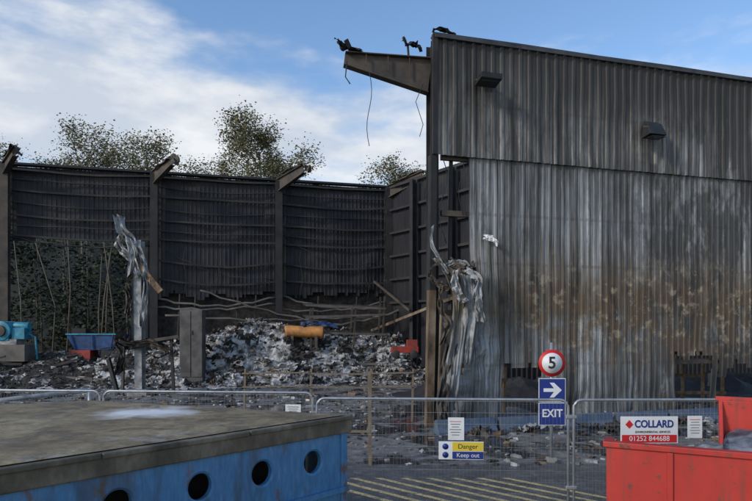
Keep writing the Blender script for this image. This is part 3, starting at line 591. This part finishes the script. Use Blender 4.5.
slab(mb,[Q(.05,DF,.2),Q(UB-.04,DF,.2),Q(UB-.04,DF,H-.02),Q(.05,DF,H-.02)],.05,'rskip')
slab(mb,[Q(.05,.06,H-.05),Q(UB-.3,.06,H-.05),Q(UB-.3,DF-.06,H-.05),Q(.05,DF-.06,H-.05)],.02,'rskip')
slab(mb,[Q(UB,DB,.2),Q(Lq,DB,.2),Q(Lq,DB,2.24),Q(UB,DB,2.24)],.05,'rskip')
slab(mb,[Q(UB,DF,.2),Q(UB,DB-.06,.2),Q(UB,DB-.06,2.24),Q(UB,DF+.35,H)],.04,'rskip')
slab(mb,[Q(.05,.05,.3),Q(Lq,.05,.3),Q(Lq,DF-.06,.3),Q(.05,DF-.06,.3)],.05,'rskip')
mb.obj('shell',E,bevel=.008)
mb=MB(); mb.beam(Q(-.03,-.02,H+.015),Q(Lq,-.02,H+.015),.12,.06,'rskip'); mb.beam(Q(0,.05,H+.01),Q(0,DF+.05,H+.01),.09,.05,'rskip')
for u in (.62,1.9,3.0): mb.beam(Q(u,-.04,.25),Q(u,-.04,H-.02),.07,.06,'rskip',up=qd)
mb.beam(Q(UB-.03,DB+.02,2.255),Q(Lq,DB+.02,2.255),.09,.05,'rskip')
mb.obj('ribs',E,bevel=.008)
M['tarp']=mk('dark_tarpaulin',(.03,.035,.05),(.10,.11,.13),3,.6,c3=(.24,.24,.25))
mb=MB(); vs=[];nx,ny=60,20
for j in range(ny+1):
    for i in range(nx+1):
        u=.55+(Lq-.58)*i/nx; d=.07+(DB-.15)*j/ny
        if u<UB+.06: d=.07+(DF-.14)*j/ny
        e=min(1,i/6)*min(1,j/3+.15)
        vs.append(Q(u,d,H-.06+e*(.10+.16*(j/ny)*min(1,max(0,(u-UB))*2)+.07*fbm(u*2,d*2,3)+.05*abs(fbm(u*6,d*6,1)))))
mb.add(vs,[(j*(nx+1)+i,j*(nx+1)+i+1,(j+1)*(nx+1)+i+1,(j+1)*(nx+1)+i) for j in range(ny) for i in range(nx)],'tarp'); mb.obj('load',E)
# ---------------- trees
def tree(name,x,y,h,cr,nl,seed,base=.55,leaf=.22,lm='leaf'):
    r=random.Random(seed); mb=MB(); tips=[]
    def br(p,d,l,rad,lev):
        n=4; pts=[p]; q=p
        for i in range(n):
            d=(d+Vector((r.uniform(-.16,.16),r.uniform(-.16,.16),r.uniform(-.04,.12)))*(.4 if lev==0 else 1)).normalized(); q=q+d*l/n; pts.append(q)
        mb.tube(pts,rad,'bark',6 if lev==0 else 4,r2=rad*(.25 if lev==0 else .5),cap=False)
        if lev>=1: tips.extend([(pts[3],lev),(pts[4],lev),(pts[2],lev)])
        if lev<3:
            k=18 if lev==0 else 4
            for i in range(k):
                f_=(base+(1-base)*(i+r.random())/k) if lev==0 else r.uniform(.3,1)
                ii=min(n-1,int(f_*n)); pp=pts[ii].lerp(pts[ii+1],f_*n-ii); a=r.uniform(0,6.3)
                up=.45 if lev==0 else .4
                dd=(Vector((math.cos(a),math.sin(a),up+r.uniform(-.2,.5)))*1+d*.3).normalized()
                ll=(cr*.95*math.sin(math.pi*(.18+.72*(f_-base)/(1-base)))**.5 if lev==0 else l*.55); br(pp,dd,ll,rad*.36*(1.1-.4*f_),lev+1)
    br(Vector((x,y,-.1)),Vector((0,0,1)),h*.88,h*.011,0)
    tips=[t for t in tips if t[1]>=2]; vs=[];fs=[]
    keep=[t for t in tips if r.random()<.8]
    for k in range(nl):
        p,_=r.choice(keep); s_=leaf*r.uniform(.5,1.2); p=p+Vector((r.gauss(0,.42),r.gauss(0,.42),r.gauss(0,.38)))
        m3=Matrix.Rotation(r.uniform(0,6.3),3,'Z')@Matrix.Rotation(r.uniform(0,3.1),3,'X'); o=len(vs)
        for a,b in ((-.5,0),(0,-.35),(.5,0),(0,.35)): vs.append(p+m3@Vector((a*s_,b*s_,0)))
        fs.append((o,o+1,o+2,o+3))
    mb.add(vs,fs,lm); mb.obj(name)
tree('deciduous_tree',-27.0,56,22.2,4.4,9500,1)
tree('deciduous_tree',-22.9,57,22.4,4.2,9500,2)
tree('deciduous_tree',-31.0,60,20.6,4.0,6000,3)
tree('deciduous_tree',-9.9,57,22.2,5.0,18000,4,base=.55)
tree('deciduous_tree',1.5,58,20.2,3.5,10000,5)
tree('deciduous_tree',-17.4,60,20.0,4.0,6000,6)
tree('deciduous_tree',-36.0,58,21.2,4.4,7000,7)
tree('deciduous_tree',-14.2,62,19.4,3.2,3200,8)
r=random.Random(3); vs=[];fs=[];mb=MB()
cl=[]
for k in range(300):
    x=r.uniform(-44,10); y=r.uniform(43,54); z=r.uniform(.5,11.5); cl.append((x,y,z,r.uniform(.5,1.3)))
for k in range(46000):
    x,y,z,w_=r.choice(cl); dv=Vector((r.gauss(0,1),r.gauss(0,1),r.gauss(0,.8))); p=Vector((x,y,z))+dv*w_; p.z=max(.1,p.z); s_=r.uniform(.15,.42)
    m3=Matrix.Rotation(r.uniform(0,6.3),3,'Z')@Matrix.Rotation(r.uniform(0,3.1),3,'X'); o=len(vs)
    for a,b in ((-.5,0),(0,-.35),(.5,0),(0,.35)): vs.append(p+m3@Vector((a*s_,b*s_,0)))
    fs.append((o,o+1,o+2,o+3))
mb.add(vs,fs,'leafd')
for k in range(50):
    x=r.uniform(-42,-6); y=r.uniform(41,50); hh=r.uniform(8,12); mb.tube([(x,y,0),(x+r.uniform(-.4,.4),y,hh*.5),(x+r.uniform(-1.2,1.2),y,hh)],.07,'bark',5,r2=.03)
mb.obj('background_woodland')
mb=MB(); vs=[]
for j in range(9):
    for i in range(61):
        x=-120+4*i; y=57+6*j; vs.append((x,y,min(1,j/2)*(14+1.2*N3(x*.05,y*.1,1))*(1 if x<40 else max(0,1-(x-40)/40))-.05))
mb.add(vs,[(j*61+i,j*61+i+1,(j+1)*61+i+1,(j+1)*61+i) for j in range(8) for i in range(60)],'hillm',True); mb.obj('hill')  # dark bank added behind the woodland to block the sky
# ---------------- sky and sun
SE,SA=math.radians(28),math.radians(-128)
w=bpy.data.worlds.new('World'); sc.world=w; w.use_nodes=True; nt=w.node_tree; bg=nt.nodes['Background']
sk=nt.nodes.new('ShaderNodeTexSky'); sk.sky_type='NISHITA'; sk.sun_disc=False; sk.sun_elevation=SE; sk.sun_rotation=SA; sk.air_density=1.2; sk.dust_density=.5; sk.ozone_density=2.5
L=nt.links.new
def wn(ty,**k):
    x=nt.nodes.new(ty)
    for a,v in k.items(): setattr(x,a,v)
    return x
def wm(op,a,b=0.0,clamp=False):
    x=wn('ShaderNodeMath',operation=op,use_clamp=clamp)
    for i,v in ((0,a),(1,b)):
        if isinstance(v,(int,float)): x.inputs[i].default_value=v
        else: L(v,x.inputs[i])
    return x.outputs[0]
tc=wn('ShaderNodeTexCoord'); sp=wn('ShaderNodeSeparateXYZ'); L(tc.outputs['Generated'],sp.inputs[0])
def wnoise(scale,st,off,det=7,ro=.55):
    mp=wn('ShaderNodeMapping'); mp.inputs['Scale'].default_value=st; mp.inputs['Location'].default_value=off; mp.inputs['Rotation'].default_value=(0,-.2,0); L(tc.outputs['Generated'],mp.inputs[0])
    n=wn('ShaderNodeTexNoise'); n.inputs['Scale'].default_value=scale; n.inputs['Detail'].default_value=det; n.inputs['Roughness'].default_value=ro; L(mp.outputs[0],n.inputs['Vector']); return n.outputs['Fac']
na=wnoise(2.6,(1,1,3.2),(.3,.1,.2)); nb=wnoise(6,(1,1,2.5),(1.3,2.1,.2))
zc=wm('ADD',sp.outputs[2],wm('MULTIPLY',sp.outputs[0],.10)); band=wm('SUBTRACT',1.0,wm('DIVIDE',wm('ABSOLUTE',wm('SUBTRACT',zc,.285)),.12))
f=wm('ADD',wm('MULTIPLY',band,.75),wm('MULTIPLY',wm('SUBTRACT',na,.5),2.4)); f=wm('ADD',f,wm('MULTIPLY',wm('SUBTRACT',nb,.5),.9)); 
f=wm('ADD',f,wm('MULTIPLY',sp.outputs[0],-.20))
mr=wn('ShaderNodeMapRange',interpolation_type='SMOOTHSTEP'); L(f,mr.inputs[0]); mr.inputs[1].default_value=-.30; mr.inputs[2].default_value=.38
cr=wn('ShaderNodeValToRGB'); e=cr.color_ramp.elements; e[0].position=.38; e[0].color=(4.1,4.5,5.1,1); e[1].position=.62; e[1].color=(6.2,6.25,6.3,1); L(nb,cr.inputs[0])
tint=wn('ShaderNodeMix',data_type='RGBA',blend_type='MULTIPLY'); tint.inputs[0].default_value=1; L(sk.outputs[0],tint.inputs[6]); tint.inputs[7].default_value=(1.08,1.18,1.30,1)
mx=wn('ShaderNodeMix',data_type='RGBA'); L(wm('MULTIPLY',mr.outputs[0],.93),mx.inputs[0]); L(tint.outputs[2],mx.inputs[6]); L(cr.outputs[0],mx.inputs[7]); L(mx.outputs[2],bg.inputs[0]); bg.inputs[1].default_value=.15
sl_=bpy.data.lights.new('sun','SUN'); sl_.energy=2.0; sl_.angle=math.radians(10); sl_.color=(1,.93,.84); so=bpy.data.objects.new('sun',sl_); sc.collection.objects.link(so)
sv=Vector((math.sin(SA)*math.cos(SE),math.cos(SA)*math.cos(SE),math.sin(SE))); so.rotation_euler=sv.to_track_quat('Z','Y').to_euler()
# ---------------- camera
cd=bpy.data.cameras.new('camera'); cd.lens=600/752*36; cd.sensor_width=36; cd.shift_y=79.5/752; cd.clip_end=3000; cd.clip_start=.05
co=bpy.data.objects.new('camera',cd); sc.collection.objects.link(co); co.location=(0,0,3.04); co.rotation_euler=(math.pi/2,0,0); sc.camera=co
